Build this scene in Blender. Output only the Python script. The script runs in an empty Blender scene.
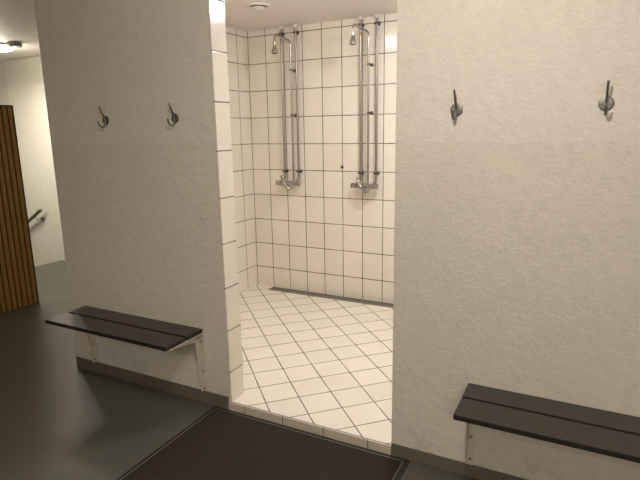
import bpy, bmesh, math
from mathutils import Vector, Matrix
C = bpy.context.scene.collection

# ------------------------------------------------------------------ dimensions (metres)
F = 2.281            # face of the front wall
T = 0.12             # its thickness
B = 4.384            # tiled back wall of the shower room
XL = -3.159          # free left end of the front wall
XJL, XJR = -1.794, -0.791   # doorway
XS = -3.035          # tiled side wall of the shower room
XR = 0.35            # other side wall of the shower room (behind the wall)
ZC = 2.57            # ceiling
ZS = 0.052           # raised shower floor
RX = 2.1             # right wall of the dressing room
BY = -2.0            # back wall
HX = -8.2            # end of the hall
LX = -6.145          # edge of the landing

# ------------------------------------------------------------------ materials
def nodes(name):
    m = bpy.data.materials.new(name); m.use_nodes = True
    nt = m.node_tree
    return m, nt, nt.nodes['Principled BSDF']
def N(nt, kind, **kw):
    n = nt.nodes.new(kind)
    for k, v in kw.items(): setattr(n, k, v)
    return n
def mth(nt, op, a, b=None, c=None):
    n = nt.nodes.new('ShaderNodeMath'); n.operation = op
    for i, v in enumerate((a, b, c)):
        if v is None: continue
        if isinstance(v, (int, float)): n.inputs[i].default_value = v
        else: nt.links.new(v, n.inputs[i])
    return n.outputs[0]
def mix(nt, fac, c1, c2):
    n = nt.nodes.new('ShaderNodeMix'); n.data_type = 'RGBA'
    for s, v in ((n.inputs[0], fac), (n.inputs[6], c1), (n.inputs[7], c2)):
        if isinstance(v, (int, float)): s.default_value = v
        elif isinstance(v, tuple): s.default_value = (*v, 1)
        else: nt.links.new(v, s)
    return n.outputs[2]
def noise(nt, scale, detail=3, rough=.5, vec=None):
    n = nt.nodes.new('ShaderNodeTexNoise'); n.inputs['Scale'].default_value = scale
    n.inputs['Detail'].default_value = detail; n.inputs['Roughness'].default_value = rough
    if vec is None:
        g = nt.nodes.new('ShaderNodeNewGeometry'); vec = g.outputs['Position']
    nt.links.new(vec, n.inputs['Vector'])
    return n.outputs['Fac']
def bump(nt, bs, h, strength=.3, dist=.01):
    b = nt.nodes.new('ShaderNodeBump'); b.inputs['Strength'].default_value = strength
    b.inputs['Distance'].default_value = dist
    nt.links.new(h, b.inputs['Height']); nt.links.new(b.outputs[0], bs.inputs['Normal'])
def ramp(nt, v, lo, hi):
    n = nt.nodes.new('ShaderNodeMapRange'); n.inputs[1].default_value = lo; n.inputs[2].default_value = hi
    n.clamp = True; nt.links.new(v, n.inputs[0]); return n.outputs[0]
def xyz(nt):
    g = nt.nodes.new('ShaderNodeNewGeometry'); s = nt.nodes.new('ShaderNodeSeparateXYZ')
    nt.links.new(g.outputs['Position'], s.inputs[0]); return s.outputs[0], s.outputs[1], s.outputs[2]

def simple(name, col, rough=.5, metal=0., spec=.5, bscale=None, bstr=.1, vary=.06):
    m, nt, bs = nodes(name)
    f = noise(nt, 14, 3)
    c2 = tuple(max(0, c*(1-vary*3)) for c in col)
    nt.links.new(mix(nt, f, tuple(min(1, c*(1+vary)) for c in col), c2), bs.inputs['Base Color'])
    bs.inputs['Roughness'].default_value = rough; bs.inputs['Metallic'].default_value = metal
    bs.inputs['Specular IOR Level'].default_value = spec
    if bscale: bump(nt, bs, noise(nt, bscale, 4), bstr, .004)
    return m

def plaster(name, col, low=None, zline=1.577, strength=.6):
    m, nt, bs = nodes(name)
    x, y, z = xyz(nt)
    big = noise(nt, 1.6, 3); mid = noise(nt, 22, 5, .62); fine = noise(nt, 75, 3, .6)
    c = mix(nt, ramp(nt, big, .3, .7), col, tuple(v*.94 for v in col))
    c = mix(nt, ramp(nt, mid, .42, .72), c, tuple(v*.9 for v in col))
    if low:
        wob = mth(nt, 'ADD', z, mth(nt, 'MULTIPLY', mth(nt, 'SUBTRACT', noise(nt, 5, 2), .5), .03))
        k = ramp(nt, wob, zline+.006, zline-.006)
        t = nt.nodes.new('ShaderNodeMix'); t.data_type = 'RGBA'; t.blend_type = 'MULTIPLY'
        nt.links.new(k, t.inputs[0]); nt.links.new(c, t.inputs[6]); t.inputs[7].default_value = (*low, 1)
        c = t.outputs[2]
        # scuffs near the floor
        sc = mth(nt, 'MULTIPLY', ramp(nt, z, .22, .05), ramp(nt, noise(nt, 9, 5, .7), .5, .62))
        c = mix(nt, mth(nt, 'MULTIPLY', sc, .35), c, (.24, .2, .15))
    nt.links.new(c, bs.inputs['Base Color'])
    bs.inputs['Roughness'].default_value = .6; bs.inputs['Specular IOR Level'].default_value = .35
    h = mth(nt, 'ADD', mth(nt, 'MULTIPLY', mid, 1.0), mth(nt, 'MULTIPLY', fine, .6))
    bump(nt, bs, h, strength, .008)
    return m

def tile(name, mode, a, pa, oa, b, pb, ob, w=.0062, col=(.8, .745, .66), grout=(.055, .040, .027), rough=.13):
    """grid of tiles computed from the position of the surface"""
    m, nt, bs = nodes(name)
    x, y, z = xyz(nt)
    ax = {'x': x, 'y': y, 'z': z, 'x+y': mth(nt, 'ADD', x, y), 'x-y': mth(nt, 'SUBTRACT', x, y)}
    k = 2**.5 if mode == 'diag' else 1
    ids = []; ds = []
    for A, P, O in ((a, pa, oa), (b, pb, ob)):
        if A is None: continue
        u = mth(nt, 'DIVIDE', mth(nt, 'SUBTRACT', ax[A], O), P)
        f = mth(nt, 'FRACT', u); ids.append(mth(nt, 'FLOOR', u))
        ds.append(mth(nt, 'MULTIPLY', mth(nt, 'MINIMUM', f, mth(nt, 'SUBTRACT', 1., f)), P/k))
    d = ds[0] if len(ds) == 1 else mth(nt, 'MINIMUM', ds[0], ds[1])
    wv = mth(nt, 'ADD', w/2, mth(nt, 'MULTIPLY', mth(nt, 'SUBTRACT', noise(nt, 7, 2), .5), w*.5))
    g = ramp(nt, mth(nt, 'SUBTRACT', d, wv), .0009, -.0006)      # 1 in the joint
    cmb = nt.nodes.new('ShaderNodeCombineXYZ')
    for i, v in enumerate(ids): nt.links.new(v, cmb.inputs[i])
    wn = nt.nodes.new('ShaderNodeTexWhiteNoise'); nt.links.new(cmb.outputs[0], wn.inputs['Vector'])
    c = mix(nt, wn.outputs['Value'], col, tuple(v*.93 for v in col))
    c = mix(nt, mth(nt, 'MULTIPLY', ramp(nt, noise(nt, 3, 4), .45, .75), .4), c, (col[0]*.9, col[1]*.87, col[2]*.8))
    gc = mix(nt, noise(nt, 6, 3), grout, tuple(v*2.2 for v in grout))
    c = mix(nt, g, c, gc)
    nt.links.new(c, bs.inputs['Base Color'])
    r = mth(nt, 'ADD', rough, mth(nt, 'MULTIPLY', g, .5)); nt.links.new(r, bs.inputs['Roughness'])
    h = mth(nt, 'ADD', ramp(nt, d, w*.3, w*1.1), mth(nt, 'MULTIPLY', noise(nt, 11, 2), .35))
    bump(nt, bs, h, .35, .002)
    return m

M = {}
M['wall'] = plaster('painted_plaster', (.74, .69, .61), low=(.955, .95, .93))
M['hallwall'] = plaster('hall_plaster', (.80, .76, .67), strength=.12)
M['ceil'] = plaster('ceiling_paint', (.84, .79, .76), strength=.08)
TW, TH = .19824, .25061
M['tile_back'] = tile('wall_tile_back', 'sq', 'x', TW, -2.8206, 'z', TH, .2587)
M['tile_side'] = tile('wall_tile_side', 'sq', 'y', TW, 4.225-4*TW, 'z', TH, .2587)
M['tile_jamb'] = tile('jamb_tile', 'sq', 'z', .2583, .244, None, 1, 0, w=.0055)
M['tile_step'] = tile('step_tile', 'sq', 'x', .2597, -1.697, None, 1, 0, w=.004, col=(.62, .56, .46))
R2 = 2**.5
M['tile_floor'] = tile('floor_tile', 'diag', 'x+y', .20407*R2, 1.0437, 'x-y', .20407*R2, -4.2568, w=.006, rough=.32, col=(.82, .765, .675))

def vinyl():
    m, nt, bs = nodes('speckled_vinyl')
    c = mix(nt, ramp(nt, noise(nt, 1.2, 3), .3, .7), (.100, .096, .077), (.083, .079, .063))
    sp = ramp(nt, noise(nt, 260, 2), .64, .70)
    c = mix(nt, mth(nt, 'MULTIPLY', sp, .6), c, (.2, .2, .17))
    nt.links.new(c, bs.inputs['Base Color'])
    nt.links.new(mth(nt, 'ADD', .30, mth(nt, 'MULTIPLY', noise(nt, 4, 3), .14)), bs.inputs['Roughness'])
    bs.inputs['Specular IOR Level'].default_value = .5
    bump(nt, bs, noise(nt, 160, 2), .08, .002)
    return m
M['vinyl'] = vinyl()
M['base'] = simple('vinyl_skirting', (.150, .132, .100), .5, bscale=60)
def matm():
    m, nt, bs = nodes('ribbed_mat_pile')
    n1 = noise(nt, 190, 3, .7)
    c = mix(nt, ramp(nt, n1, .38, .68), (.010, .008, .007), (.062, .050, .042))
    nt.links.new(c, bs.inputs['Base Color']); bs.inputs['Roughness'].default_value = .95
    bs.inputs['Specular IOR Level'].default_value = .15
    bump(nt, bs, n1, .9, .004)
    return m
M['mat'] = matm()
M['rubber'] = simple('black_rubber', (.022, .019, .016), .55)
M['lip'] = simple('pale_rubber_edge', (.15, .132, .11), .5)  # raised edge, paler than the rim around it
def board():
    m, nt, bs = nodes('dark_stained_board')
    mp = nt.nodes.new('ShaderNodeMapping'); mp.inputs['Scale'].default_value = (3, 60, 60)
    g = nt.nodes.new('ShaderNodeNewGeometry'); nt.links.new(g.outputs['Position'], mp.inputs[0])
    f = noise(nt, 1., 4, .6, mp.outputs[0])
    nt.links.new(mix(nt, f, (.034, .029, .023), (.052, .044, .035)), bs.inputs['Base Color'])
    bs.inputs['Roughness'].default_value = .33
    bump(nt, bs, f, .08, .001)
    return m
M['board'] = board()
M['boardedge'] = simple('board_core', (.014, .011, .009), .5)
M['bracket'] = simple('cream_enamel', (.66, .60, .50), .4)
M['bolt'] = simple('bolt_steel', (.30, .27, .23), .4, .8)
M['steel'] = simple('brushed_steel', (.27, .262, .235), .45, 1.)
M['chrome'] = simple('chrome', (.42, .40, .36), .28, 1., vary=.03)
M['pipe'] = simple('chromed_pipe', (.34, .32, .29), .32, 1., vary=.03)
M['clip'] = simple('aged_brass_clip', (.13, .11, .09), .45, .7)
M['dark'] = simple('dark_plastic', (.03, .025, .02), .5)
M['white'] = simple('white_plastic', (.74, .70, .64), .35)
M['drain'] = simple('drain_steel', (.21, .19, .155), .45, .4)
M['lampglass'] = None
def emis(name, col, s):
    m, nt, bs = nodes(name)
    bs.inputs['Base Color'].default_value = (.8, .78, .72, 1)
    bs.inputs['Emission Color'].default_value = (*col, 1)
    bs.inputs['Emission Strength'].default_value = s
    return m
def wood():
    m, nt, bs = nodes('oak_slat')
    mp = nt.nodes.new('ShaderNodeMapping'); mp.inputs['Scale'].default_value = (40, 40, 2.5)
    g = nt.nodes.new('ShaderNodeNewGeometry'); nt.links.new(g.outputs['Position'], mp.inputs[0])
    f = noise(nt, 1., 4, .6, mp.outputs[0])
    nt.links.new(mix(nt, f, (.31, .165, .038), (.17, .085, .019)), bs.inputs['Base Color'])
    bs.inputs['Roughness'].default_value = .5
    bump(nt, bs, f, .1, .002)
    return m
M['wood'] = wood()

# ------------------------------------------------------------------ mesh helpers
def box(bm, x0, x1, y0, y1, z0, z1, mi=0):
    vs = [bm.verts.new((x, y, z)) for x in (x0, x1) for y in (y0, y1) for z in (z0, z1)]
    fs = [(0,1,3,2),(4,6,7,5),(0,4,5,1),(2,3,7,6),(0,2,6,4),(1,5,7,3)]
    out = []
    for f in fs:
        fc = bm.faces.new([vs[i] for i in f]); fc.material_index = mi; out.append(fc)
    return out
def prism(bm, pts, ax, lo, hi):
    """extrude a closed 2-D outline along axis ax"""
    def P(p, t):
        if ax == 'x': return (t, p[0], p[1])
        if ax == 'y': return (p[0], t, p[1])
        return (p[0], p[1], t)
    a = [bm.verts.new(P(p, lo)) for p in pts]; b = [bm.verts.new(P(p, hi)) for p in pts]
    bm.faces.new(a); bm.faces.new(list(reversed(b)))
    n = len(pts)
    for i in range(n): bm.faces.new((a[i], b[i], b[(i+1) % n], a[(i+1) % n]))
def lathe(bm, prof, origin, axis, seg=32):
    """prof: (distance along axis, radius) pairs"""
    axis = Vector(axis).normalized(); o = Vector(origin)
    u = axis.orthogonal().normalized(); v = axis.cross(u)
    rings = []
    for t, r in prof:
        if r < 1e-6: rings.append([bm.verts.new(o+axis*t)])
        else: rings.append([bm.verts.new(o+axis*t+(u*math.cos(a)+v*math.sin(a))*r) for a in (2*math.pi*k/seg for k in range(seg))])
    for A, Bq in zip(rings, rings[1:]):
        for k in range(seg):
            k2 = (k+1) % seg
            if len(A) == 1 and len(Bq) == 1: continue
            if len(A) == 1: bm.faces.new((A[0], Bq[k], Bq[k2]))
            elif len(Bq) == 1: bm.faces.new((A[k], Bq[0], A[k2]))
            else: bm.faces.new((A[k], Bq[k], Bq[k2], A[k2]))
    if len(rings[0]) > 1: bm.faces.new(rings[0])
    if len(rings[-1]) > 1: bm.faces.new(rings[-1])
def fillet(pts, r, n=7):
    """round the corners of a polyline"""
    pts = [Vector(p) for p in pts]; out = [pts[0]]
    for i in range(1, len(pts)-1):
        a, b, c = pts[i-1], pts[i], pts[i+1]
        rr = min(r, (a-b).length*.49, (c-b).length*.49)
        p, q = b+(a-b).normalized()*rr, b+(c-b).normalized()*rr
        for k in range(n+1):
            t = k/n; out.append(p*(1-t)**2+b*2*t*(1-t)+q*t*t)
    out.append(pts[-1]); return out
def spline(pts, n=6):
    pts = [Vector(p) for p in pts]; P = [pts[0]*2-pts[1]]+pts+[pts[-1]*2-pts[-2]]
    out = []
    for i in range(1, len(P)-2):
        for k in range(n):
            t = k/n; a, b, c, d = P[i-1:i+3]
            out.append(.5*((2*b)+(c-a)*t+(2*a-5*b+4*c-d)*t*t+(3*b-a-3*c+d)*t**3))
    out.append(pts[-1]); return out
def tube(bm, path, r, seg=16):
    path = [Vector(p) for p in path]; n = len(path)
    rs = r if isinstance(r, (list, tuple)) else [r]*n
    tans = [(path[min(i+1, n-1)]-path[max(i-1, 0)]).normalized() for i in range(n)]
    u = tans[0].orthogonal().normalized(); rings = []
    for i in range(n):
        u = (u-tans[i]*u.dot(tans[i])).normalized(); v = tans[i].cross(u)
        rings.append([bm.verts.new(path[i]+(u*math.cos(a)+v*math.sin(a))*rs[i]) for a in (2*math.pi*k/seg for k in range(seg))])
    for A, Bq in zip(rings, rings[1:]):
        for k in range(seg): bm.faces.new((A[k], Bq[k], Bq[(k+1) % seg], A[(k+1) % seg]))
    bm.faces.new(rings[0]); bm.faces.new(rings[-1])
def obj(name, bm, mat, parent=None, smooth=False, bevel=0, segs=2):
    bmesh.ops.recalc_face_normals(bm, faces=bm.faces)
    me = bpy.data.meshes.new(name); bm.to_mesh(me); bm.free()
    for m in (mat if isinstance(mat, (list, tuple)) else [mat]): me.materials.append(m)
    o = bpy.data.objects.new(name, me); C.objects.link(o)
    if smooth:
        for p in me.polygons: p.use_smooth = True
        me.set_sharp_from_angle(angle=math.radians(38))
    if bevel:
        b = o.modifiers.new('Bevel', 'BEVEL'); b.width = bevel; b.segments = segs; b.limit_method = 'ANGLE'
    if parent:
        o.parent = parent
    return o
def struct(name, bm, mat, parent=None, **k):
    o = obj(name, bm, mat, parent, **k)
    if not parent: o['kind'] = 'structure'
    return o
def sbox(name, mat, *a):
    bm = bmesh.new(); box(bm, *a); return struct(name, bm, mat)
def thing(name, label, cat, loc=(0, 0, 0), group=None):
    o = bpy.data.objects.new(name, None); o.empty_display_size = .05; C.objects.link(o)
    o.location = loc; o['label'] = label; o['category'] = cat
    if group: o['group'] = group
    return o
def copy_tree(root, loc, label):
    def cp(o, parent):
        c = o.copy(); C.objects.link(c)
        if parent: c.parent = parent
        for ch in [k for k in o.children]: cp(ch, c)
        return c
    r = cp(root, None); r.location = loc; r['label'] = label
    return r

# ------------------------------------------------------------------ the setting
# floor of dressing room and hall, ending at the landing edge
sbox('floor', M['vinyl'], LX, RX+.1, BY-.1, B+.1, -.12, 0)
# steps going down past the landing edge
bm = bmesh.new()
for k in range(7):
    box(bm, LX-.28*(k+1), LX-.28*k, 3.15, B, -.17*(k+1)-.12, -.17*(k+1))
struct('floor_stairs', bm, M['vinyl'])
bm = bmesh.new(); box(bm, HX-.1, LX, BY-.1, 3.15, -.12, 0); struct('floor_hall', bm, M['vinyl'])
sbox('ceiling', M['ceil'], HX-.1, RX+.1, BY-.1, B+.2, ZC, ZC+.1)

def wall_front(name, x0, x1, z0=0., z1=ZC):
    bm = bmesh.new(); fs = box(bm, x0, x1, F, F+T, z0, z1)
    for f in fs:
        f.normal_update()
        if all(abs(v.co.y-(F+T)) < 1e-5 for v in f.verts): f.material_index = 1
    return struct(name, bm, [M['wall'], M['tile_back']])
wall_front('wall_front_left', XL, XJL-.010)
wall_front('wall_front_right', XJR, RX+.1)
# side wall of the shower room, plaster outside, tile inside
bm = bmesh.new(); fs = box(bm, XL, XS, F+T, B+.1, 0, ZC)
for f in fs:
    if all(abs(v.co.x-XS) < 1e-5 for v in f.verts): f.material_index = 1
struct('wall_shower_left', bm, [M['hallwall'], M['tile_side']])
sbox('wall_shower_back', M['tile_back'], XS, RX+.1, B, B+.1, 0, ZC)
sbox('wall_shower_right', M['tile_side'], XR, XR+.1, F+T, B, 0, ZC)
# glazed facing on the door reveal
bm = bmesh.new(); box(bm, XJL-.010, XJL, F-.004, F+T+.004, ZS, ZC)
struct('trim_1', bm, M['tile_jamb'], bevel=.002)
# raised tiled floor with its edge course
bm = bmesh.new(); box(bm, XS, XR, F+T, B-.115, 0, ZS); box(bm, XJL-.002, XJR, F+.006, F+T, 0, ZS)
box(bm, XS, -2.83, B-.115, B, 0, ZS); box(bm, -2.83, XR, B-.115, B, 0, ZS-.02)
struct('floor_shower', bm, M['tile_floor'])
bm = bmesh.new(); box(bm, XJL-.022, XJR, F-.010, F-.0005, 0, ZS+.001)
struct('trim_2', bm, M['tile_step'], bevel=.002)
bm = bmesh.new(); box(bm, XJL-.002, XJR, F-.0005, F+.006, 0, ZS-.0004)
struct('trim_3', bm, M['clip'])

# skirting: floor vinyl turned up the wall
bm = bmesh.new(); box(bm, XL-.006, XJL-.024, F-.006, F-.0004, 0, .082); struct('baseboard_left', bm, M['base'], bevel=.002)
bm = bmesh.new(); box(bm, XJR+.001, RX, F-.006, F-.0004, 0, .068); struct('baseboard_right', bm, M['base'], bevel=.002)

# rest of the dressing room and the hall
M['wall2'] = plaster('low_bounce_rear_wall', (.55, .50, .42))  # unseen walls toned darker to cut the bounced light
sbox('wall_right', M['wall2'], RX, RX+.1, BY, F, 0, ZC)
sbox('wall_back', M['wall2'], HX, RX+.1, BY-.1, BY, 0, ZC)
sbox('wall_hall_far', M['hallwall'], -6.81, XL, B, B+.1, -1.4, ZC)
sbox('wall_hall_stairs', M['hallwall'], HX, -6.81, B+.05, B+.15, -1.4, ZC)
sbox('wall_hall_end', M['hallwall'], HX-.1, HX, BY, B+.15, -1.4, ZC)
sbox('wall_hall_well', M['hallwall'], HX, LX, 3.05, 3.15, -1.4, -.12)
bm = bmesh.new(); box(bm, -6.84, -6.775, B-.006, B+.051, -1.4, ZC); struct('highlight_strip', bm, M['white'], bevel=.004)  # pale strip painting the bright edge highlight on the wall corner

# ------------------------------------------------------------------ benches
def bench(label, x0, x1, z, brackets, full):
    t = thing('wall_bench', label, 'bench', ((x0+x1)/2, F-.14, 0), 'wall benches with two dark boards')
    cx, cy = (x0+x1)/2, F-.14
    h = (x1-x0)/2
    for (a, b) in ((-.167, -.0125), (.0025, .1375)):
        bm = bmesh.new(); box(bm, -h, h, a, b, z-.024, z)
        for f in bm.faces:
            if not all(abs(v.co.z-z) < 1e-6 for v in f.verts): f.material_index = 1
        obj('seat_board', bm, [M['board'], M['boardedge']], t, bevel=.0025)
    for bx in brackets:
        lx = bx-cx; w = F-cy-.0015
        bm = bmesh.new()
        box(bm, lx-.016, lx+.016, w-.004, w, .062, z-.0262)                       # plate on the wall
        # web standing off the wall, tapering down, and the arm tapering forward
        prism(bm, [(w-.004, .07), (w-.012, .07), (w-.045, z-.075), (w-.255, z-.040), (w-.255, z-.0305), (w-.004, z-.0305)], 'x', lx-.018, lx-.014)
        box(bm, lx-.018, lx+.014, w-.290, w, z-.0302, z-.0242)                      # flange under the boards
        br = obj('bracket', bm, M['bracket'], t, bevel=.001)
        for bz in (.10, .215, z-.08):
            bm = bmesh.new(); lathe(bm, [(0, .0075), (.004, .0075), (.006, .005), (.006, 0)], (lx+.002, w-.004, bz), (0, -1, 0), 12)
            obj('bolt', bm, M['bolt'], br, smooth=True)
        bm = bmesh.new(); lathe(bm, [(0, .006), (.003, .006), (.004, 0)], (lx, w-.225, z-.0302), (0, 0, -1), 12)
        obj('bolt', bm, M['bolt'], br, smooth=True)
    return t
bench('narrow bench of two dark boards on cream brackets, left of the doorway', -3.002, -1.984, .487, (-2.960, -1.996), 1)
bench('narrow bench of two dark boards under the right-hand wall, running out of view', -.420, .60, .484, (-.399, .54), 0)

# ------------------------------------------------------------------ coat hooks
def coat_hook(loc, label):
    t = thing('coat_hook', label, 'hook', loc, 'steel coat hooks on the plaster wall')
    bm = bmesh.new(); lathe(bm, [(0, .0265), (.003, .0265), (.0045, .025), (.005, .021), (.005, 0)], (0, 0, 0), (0, -1, 0), 40)
    pl = obj('back_plate', bm, M['steel'], t, smooth=True)
    for sx in (-1, 1):
        bm = bmesh.new(); lathe(bm, [(0, .0045), (.0018, .004), (.0026, .0025), (.0026, 0)], (sx*.0155, -.0048, 0), (0, -1, 0), 12)
        obj('screw', bm, M['bolt'], pl, smooth=True)
    bm = bmesh.new()
    path = spline([(0, -.042, .076), (0, -.031, .052), (0, -.015, .023), (0, -.009, .004), (0, -.009, -.014), (0, -.014, -.030), (0, -.028, -.040), (0, -.045, -.036), (0, -.056, -.022), (0, -.061, -.007)], 6)
    n = len(path)
    rs = [.0046 if 0 < i < n-1 else .0026 for i in range(n)]; rs[1] = .0050; rs[-2] = .0048
    tube(bm, path, rs, 12)
    lathe(bm, [(-.0055, 0), (-.004, .0038), (0, .0054), (.004, .0038), (.0055, 0)], (0, -.042, .076), (0, -.42, .9), 12)
    lathe(bm, [(-.005, 0), (-.0035, .0036), (0, .005), (.0035, .0036), (.005, 0)], (0, -.061, -.006), (0, -.2, 1), 12)
    obj('double_prong', bm, M['steel'], t, smooth=True)
    return t
hk = coat_hook((-2.626, F-.0004, 1.716), 'steel double coat hook on left wall, farther from the doorway')
copy_tree(hk, (-2.078, F-.0004, 1.716), 'steel double coat hook on left wall, nearer to the doorway')
h3 = copy_tree(hk, (-.522, F-.0004, 1.713), 'steel coat hook on right wall, nearer to the doorway, slightly twisted')
h3.rotation_euler = (0, 0, math.radians(-4))
copy_tree(hk, (.034, F-.0004, 1.718), 'steel coat hook on right wall seen straight on, nearest right edge of photo')

# ------------------------------------------------------------------ doormat
t = thing('door_mat', 'large dark brown ribbed mat with rubber rim lying before the step', 'mat', (-1.302, 1.37, 0))
mx0, mx1, my0, my1 = -1.917, -.686, .42, F-.012
ox, oy = -1.302, 1.37
bm = bmesh.new(); box(bm, mx0+.035-ox, mx1-.035-ox, my0+.035-oy, my1-.035-oy, .001, .011); obj('pile', bm, M['mat'], t)
bm = bmesh.new()
def ring(bm, o0, z0, o1, z1):
    def R(o, z): return [bm.verts.new(p) for p in ((mx0+o-ox, my0+o-oy, z), (mx1-o-ox, my0+o-oy, z), (mx1-o-ox, my1-o-oy, z), (mx0+o-ox, my1-o-oy, z))]
    a, b = R(o0, z0), R(o1, z1)
    for i in range(4): bm.faces.new((a[i], a[(i+1) % 4], b[(i+1) % 4], b[i]))
ring(bm, 0, .0005, .002, .003); ring(bm, .002, .003, .024, .0075); ring(bm, .024, .0075, .035, .0078); ring(bm, .035, .0078, .035, .0008)
bmesh.ops.remove_doubles(bm, verts=bm.verts, dist=1e-5)
obj('rubber_rim', bm, M['rubber'], t)
bm = bmesh.new(); ring(bm, .026, .0079, .027, .0095); ring(bm, .027, .0095, .031, .0095); ring(bm, .031, .0095, .032, .0079)
bmesh.ops.remove_doubles(bm, verts=bm.verts, dist=1e-5)
obj('raised_edge', bm, M['lip'], t)

# ------------------------------------------------------------------ drain channel
t = thing('drain_channel', 'long grey steel drain channel set along the foot of back wall', 'drain', (-1.3, B-.057, ZS-.02))
bm = bmesh.new()
x0, x1 = -2.826+1.3, XR-.004+1.3
box(bm, x0, x1, -.054, -.048, .0005, .0195); box(bm, x0, x1, .048, .054, .0005, .0195); box(bm, x0, x0+.006, -.048, .048, .0005, .0195); box(bm, x1-.006, x1, -.048, .048, .0005, .0195)
obj('frame', bm, M['drain'], t)
bm = bmesh.new(); box(bm, x0+.007, x1-.007, -.046, .046, .008, .015)
obj('cover_plate', bm, M['drain'], t)

# ------------------------------------------------------------------ showers
def shower(xl, xr, xri, arm_y, arm_x, label):
    """all coordinates relative to (xl, B, 0)"""
    t = thing('wall_shower', label, 'shower', (xl, B, 0), 'wall showers')
    r, ri = xr-xl, xri-xl
    PY = -.040; RY = -.076; MZ = 1.142; MY = -.072
    for px in (0., r):
        bm = bmesh.new()
        tube(bm, fillet([(px, PY, ZC-.001), (px, PY, 1.185), (px, MY+.004, 1.165), (px, MY+.004, MZ+.008)], .03), .0105, 18)
        sp = obj('supply_pipe', bm, M['pipe'], t, smooth=True)
        bm = bmesh.new(); lathe(bm, [(0, .030), (.006, .030), (.016, .020), (.024, .0125)], (px, PY, ZC-.001), (0, 0, -1), 28)
        obj('ceiling_collar', bm, M['white'], sp, smooth=True)
        for cz in (2.505, 1.252):
            bm = bmesh.new()
            tube(bm, [(px, PY, cz-.010), (px, PY, cz+.010)], .0150, 18)
            tube(bm, [(px, PY, cz), (px, -.001, cz)], .0060, 12)
            lathe(bm, [(0, .018), (.004, .018), (.007, .012)], (px, -.0006, cz), (0, -1, 0), 20)
            box(bm, px-.024, px+.024, PY-.004, PY+.004, cz-.008, cz+.008)
            obj('pipe_clip', bm, M['clip'], sp, smooth=True)
        # union nut above the mixer
        bm = bmesh.new(); lathe(bm, [(0, .015), (.002, .0175), (.024, .0175), (.026, .015)], (px, MY+.004, MZ+.016), (0, 0, 1), 6)
        obj('union_nut', bm, M['chrome'], sp)
    # riser with the arm reaching into the room
    bm = bmesh.new()
    ax = arm_x-xl
    path = fillet([(ri, MY, MZ+.01), (ri+.004, RY, 1.5), (ri+.006, RY, 2.425), (ri+(ax-ri)*.1, RY-.04, 2.44), (ax, arm_y-B, 2.462), (ax, arm_y-B, 2.365)], .045)
    tube(bm, path, .0092, 16)
    rs = obj('riser_pipe', bm, M['chrome'], t, smooth=True)
    bm = bmesh.new(); lathe(bm, [(0, .0085), (.003, .0125), (.026, .0125), (.029, .0085)], (ri+.0015, MY-.001, 1.30), (0, 0, 1), 16)
    obj('riser_coupling', bm, M['chrome'], rs, smooth=True)
    for cz in (2.177, 1.776):
        bm = bmesh.new()
        tube(bm, [(ri+.005, RY, cz-.009), (ri+.005, RY, cz+.009)], .0120, 16)
        tube(bm, [(ri+.005, RY, cz), (ri+.005, -.001, cz)], .0050, 12)
        lathe(bm, [(0, .016), (.003, .016), (.006, .010)], (ri+.005, -.0006, cz), (0, -1, 0), 20)
        obj('riser_clip', bm, M['clip'], rs, smooth=True)
    # head
    bm = bmesh.new(); hy = arm_y-B
    lathe(bm, [(0, .009), (.004, .012), (.012, .014), (.014, .011), (.020, .016), (.042, .025), (.066, .0275), (.069, .0275), (.069, .022)], (ax, hy, 2.372), (0, -.08, -1), 28)
    hd = obj('shower_head', bm, M['chrome'], t, smooth=True)
    bm = bmesh.new(); lathe(bm, [(0, .022), (.002, .021), (.003, 0)], (ax, hy-.0055, 2.3035), (0, -.08, -1), 24)
    obj('spray_face', bm, M['dark'], hd, smooth=True)
    # thermostatic mixer
    bm = bmesh.new()
    lathe(bm, [(0, .012), (.001, .019), (.018, .0250), (.060, .0250), (.075, .0230), (.155, .0230), (.178, .0245), (.196, .0245), (.199, .018)], (-.022, MY, MZ), (1, 0, 0), 32)
    mb = obj('mixer_body', bm, M['chrome'], t, smooth=True)
    bm = bmesh.new()
    lathe(bm, [(0, .017), (.003, .0235), (.010, .0235), (.012, .0215), (.016, .0215), (.018, .0235), (.026, .0235), (.028, .0215), (.034, .0215), (.036, .0235), (.046, .0225), (.048, .018)], (-.024, MY, MZ), (-1, 0, 0), 32)
    kb = obj('temperature_knob', bm, M['chrome'], mb, smooth=True)
    bm = bmesh.new(); lathe(bm, [(0, .0215), (.006, .0210), (.009, .016), (.009, 0)], (-.0715, MY, MZ), (-1, 0, 0), 32)
    obj('knob_cap', bm, M['dark'], kb, smooth=True)
    # angled stop valve and lever in front of the body
    bm = bmesh.new()
    lathe(bm, [(0, .012), (.002, .019), (.030, .021), (.036, .016), (.046, .016), (.048, .012)], (.030, MY-.012, MZ-.002), (.10, -.9, -.15), 24)
    obj('valve_hub', bm, M['chrome'], mb, smooth=True)
    bm = bmesh.new()
    tube(bm, spline([(-.006, MY-.030, MZ+.062), (.012, MY-.040, MZ+.030), (.034, MY-.052, MZ-.002), (.058, MY-.040, MZ-.036), (.080, MY-.030, MZ-.056)], 6), [.010]*3+[.0125]*19+[.0165]*3, 14)
    lathe(bm, [(-.012, 0), (-.008, .009), (0, .0125), (.008, .009), (.012, 0)], (-.008, MY-.029, MZ+.066), (-.3, -.1, .6), 16)
    obj('lever', bm, M['chrome'], mb, smooth=True)
    bm = bmesh.new(); lathe(bm, [(0, .016), (.002, .020), (.022, .020), (.026, .016), (.044, .016), (.046, .012)], (.088, MY-.002, MZ-.015), (-.2, -.35, -1), 20)
    obj('outlet_plug', bm, M['chrome'], mb, smooth=True)
    return t
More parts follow.
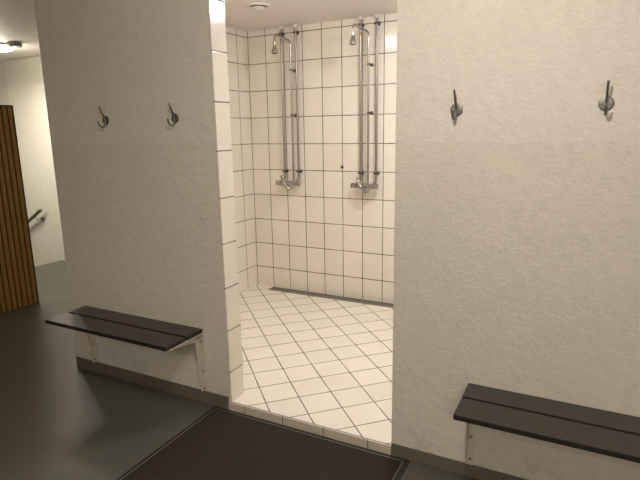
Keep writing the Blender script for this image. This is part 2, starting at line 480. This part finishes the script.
shower(-2.622, -2.468, -2.512, 4.115, -2.552, 'chrome pipe shower with mixer on tiled back wall, nearer the corner')
shower(-1.830, -1.682, -1.748, 4.040, -1.768, 'chrome pipe shower with mixer on tiled back wall, nearer the right')

# screw left in a tile joint
bm = bmesh.new()
lathe(bm, [(0, .013), (.003, .015), (.008, .012), (.010, .007), (.020, .006), (.022, 0)], (-2.030, B-.0002, 1.300), (0, -1, 0), 14)
o = obj('wall_plug', bm, M['dark'], None, smooth=True)
o['label'] = 'tiny dark plug in the tiled wall between the two showers'; o['category'] = 'wall plug'

# ------------------------------------------------------------------ air valve in the shower ceiling
t = thing('air_vent', 'round white air valve in the ceiling of shower room', 'vent', (-2.335, 3.55, ZC))
bm = bmesh.new(); lathe(bm, [(0, .095), (.004, .095), (.010, .086), (.012, .070), (.008, .066), (.001, .066)], (0, 0, -.0004), (0, 0, -1), 48)
obj('outer_ring', bm, M['white'], t, smooth=True)
bm = bmesh.new(); lathe(bm, [(0, .064), (.0015, .064)], (0, 0, -.0015), (0, 0, -1), 40)
obj('opening', bm, M['dark'], t)
bm = bmesh.new(); lathe(bm, [(0, .020), (.008, .030), (.014, .058), (.019, .060), (.026, .045), (.030, .012), (.036, .006), (.038, 0)], (0, 0, -.004), (0, 0, -1), 48)
obj('valve_disc', bm, M['white'], t, smooth=True)

# ------------------------------------------------------------------ slatted screen in the hall
SX = -4.79
t = thing('slatted_screen', 'tall wooden screen of vertical slats guarding the stairs in the hall', 'screen', (SX, 1.9, 0))
y1 = 3.108-1.9; y0 = -1.0
bm = bmesh.new(); box(bm, -.045, -.020, y0, y1, .0, 1.900); obj('backing_panel', bm, M['dark'], t)
bm = bmesh.new(); P = .0535; y = y1-.008
while y-.040 > y0:
    box(bm, -.0195, .004, y-.038, y, .004, 1.897); y -= P
obj('slats', bm, M['wood'], t)
bm = bmesh.new(); box(bm, -.048, .004, y1+.0005, y1+.006, 0, 1.904); box(bm, -.048, .005, y0, y1, 1.9005, 1.907)
obj('edge_strip', bm, M['dark'], t)

# ------------------------------------------------------------------ handrail on the stair wall
t = thing('handrail', 'steel handrail sloping down the pale wall of the stairs', 'handrail', (-6.45, B, .6))
bm = bmesh.new()
sl = (.68-.486)/.328
def hp(x): return (x+6.45, 4.312-B, .68+(x+6.33)*sl-.6)
tube(bm, [hp(-7.9), hp(-6.33)], .021, 20)
ra = obj('rail', bm, M['steel'], t, smooth=True)
bm = bmesh.new(); e = Vector(hp(-6.33)); lathe(bm, [(0, .0215), (.006, .0215), (.010, .016), (.011, 0)], e, Vector((1, 0, sl)), 20)
obj('end_cap', bm, M['chrome'], ra, smooth=True)
for bx in (-6.46, -7.5):
    a = Vector(hp(bx)); bm = bmesh.new()
    tube(bm, spline([a+Vector((0, 0, -.018)), a+Vector((.01, 0, -.055)), a+Vector((.02, .025, -.07)), Vector((a.x+.03, -.004, a.z-.065))], 6), .006, 12)
    br = obj('rail_bracket', bm, M['chrome'], t, smooth=True)
    bm = bmesh.new(); lathe(bm, [(0, .030), (.005, .030), (.009, .022), (.010, 0)], (a.x+.03, -.0004, a.z-.065), (0, -1, 0), 24)
    obj('wall_rose', bm, M['steel'], br, smooth=True)

# ------------------------------------------------------------------ lamps
def disc_lamp(name, label, x, y, r, col, s, watts, size, h=.07, down=0):
    t = thing(name, label, 'ceiling lamp', (x, y, ZC))
    bm = bmesh.new(); lathe(bm, [(0, r*1.02), (.018, r*1.02), (.020, r)], (0, 0, -.0004), (0, 0, -1), 48); obj('lamp_base', bm, M['steel'], t, smooth=True)
    bm = bmesh.new()
    lathe(bm, [(.0, r*.98)]+[(h*math.sin(a), r*.98*math.cos(a)) for a in (math.pi/2*k/8 for k in range(1, 8))]+[(h, 0)], (0, 0, -.0208), (0, 0, -1), 48)
    obj('diffuser', bm, emis(name+'_glow', col, s), t, smooth=True)
    if not watts: return t
    L = bpy.data.lights.new(name+'_light', 'POINT'); L.shadow_soft_size = size/2; L.energy = watts; L.color = col
    lo = bpy.data.objects.new(name+'_light', L); C.objects.link(lo); lo.location = (x, y, ZC-.0208-h-.004-size/2)
    if down:
        L = bpy.data.lights.new(name+'_downlight', 'AREA'); L.shape = 'DISK'; L.size = size*1.5; L.energy = down; L.color = col
        lo = bpy.data.objects.new(name+'_downlight', L); C.objects.link(lo); lo.location = (x, y, ZC-.0208-h-.008-size)
    return t
WARM = (1., .93, .835)
disc_lamp('ceiling_lamp', 'round ceiling lamp of the dressing room, in front of the doorway', -.42, .90, .15, WARM, 9, 49, .08)
disc_lamp('ceiling_lamp', 'added fill lamp of the dressing room, at its rear right, unseen behind the viewer', .85, -.95, .17, WARM, 9, 13, .40, down=18)  # added fill, lifts the ambient light from behind
disc_lamp('ceiling_lamp', 'added fill lamp of the dressing room, at its rear left, unseen behind the viewer', -2.0, -1.0, .17, WARM, 9, 3, .30, down=18)  # invented lamp, fills the left wall with even light
COOL = (1., .98, .97)
disc_lamp('ceiling_lamp', 'round ceiling lamp of the shower room, on the doorway side', -1.00, 3.34, .14, COOL, 126, 0, 0, h=.055)
disc_lamp('ceiling_lamp', 'round ceiling lamp of the shower room, over the two showers', -1.97, 3.20, .10, COOL, 55, 0, 0, h=.035)
disc_lamp('ceiling_lamp', 'glowing ceiling lamp in the hall, cut by left photo edge', -5.68, 3.57, .20, (1., .93, .78), 14, 10, .20, h=.05, down=26)
disc_lamp('ceiling_lamp', 'added unseen fill lamp in the hall, lighting the wall by the stairs', -6.5, 2.6, .15, (1., .93, .78), 14, 3, .16, h=.05, down=18)  # unseen lamp put in to even out the light on the hall wall
# small spotlight beside it
t = thing('ceiling_spotlight', 'small round grey ceiling spotlight beside glowing hall lamp', 'spotlight', (-5.372, 3.60, ZC))
bm = bmesh.new(); lathe(bm, [(0, .070), (.036, .070), (.044, .062), (.042, .040), (.026, .028), (.024, 0)], (0, 0, -.0004), (0, 0, -1), 40); obj('housing', bm, M['steel'], t, smooth=True)
bm = bmesh.new(); lathe(bm, [(0, .022), (.016, .020), (.022, .010), (.023, 0)], (0, 0, -.027), (0, 0, -1), 24); obj('bulb', bm, emis('spot_glow', WARM, 2), t, smooth=True)

# ------------------------------------------------------------------ world, camera
w = bpy.data.worlds.new('World'); bpy.context.scene.world = w; w.use_nodes = True
w.node_tree.nodes['Background'].inputs[0].default_value = (.02, .018, .015, 1)

f, pi, ya, ro = 520.4513, math.radians(11.9692), math.radians(27.4181), math.radians(-.9597)
c, s = math.cos(ya), math.sin(ya)
fwd = Vector((-s*math.cos(pi), c*math.cos(pi), -math.sin(pi)))
r = Vector((c, s, 0)); u = r.cross(fwd)
r2 = r*math.cos(ro)+u*math.sin(ro); u2 = u*math.cos(ro)-r*math.sin(ro)
cam = bpy.data.cameras.new('Camera'); cam.sensor_width = 36; cam.sensor_fit = 'HORIZONTAL'; cam.lens = f/640*36
cam.clip_start = .02
co = bpy.data.objects.new('Camera', cam); C.objects.link(co)
mw = Matrix.Identity(4)
for i in range(3):
    mw[i][0] = r2[i]; mw[i][1] = u2[i]; mw[i][2] = -fwd[i]
mw[2][3] = 1.64
co.matrix_world = mw
bpy.context.scene.camera = co
sc = bpy.context.scene
sc.view_settings.view_transform = 'Standard'; sc.view_settings.look = 'None'
sc.view_settings.exposure = 0; sc.view_settings.gamma = 1
sc.cycles.max_bounces = 12; sc.cycles.diffuse_bounces = 8
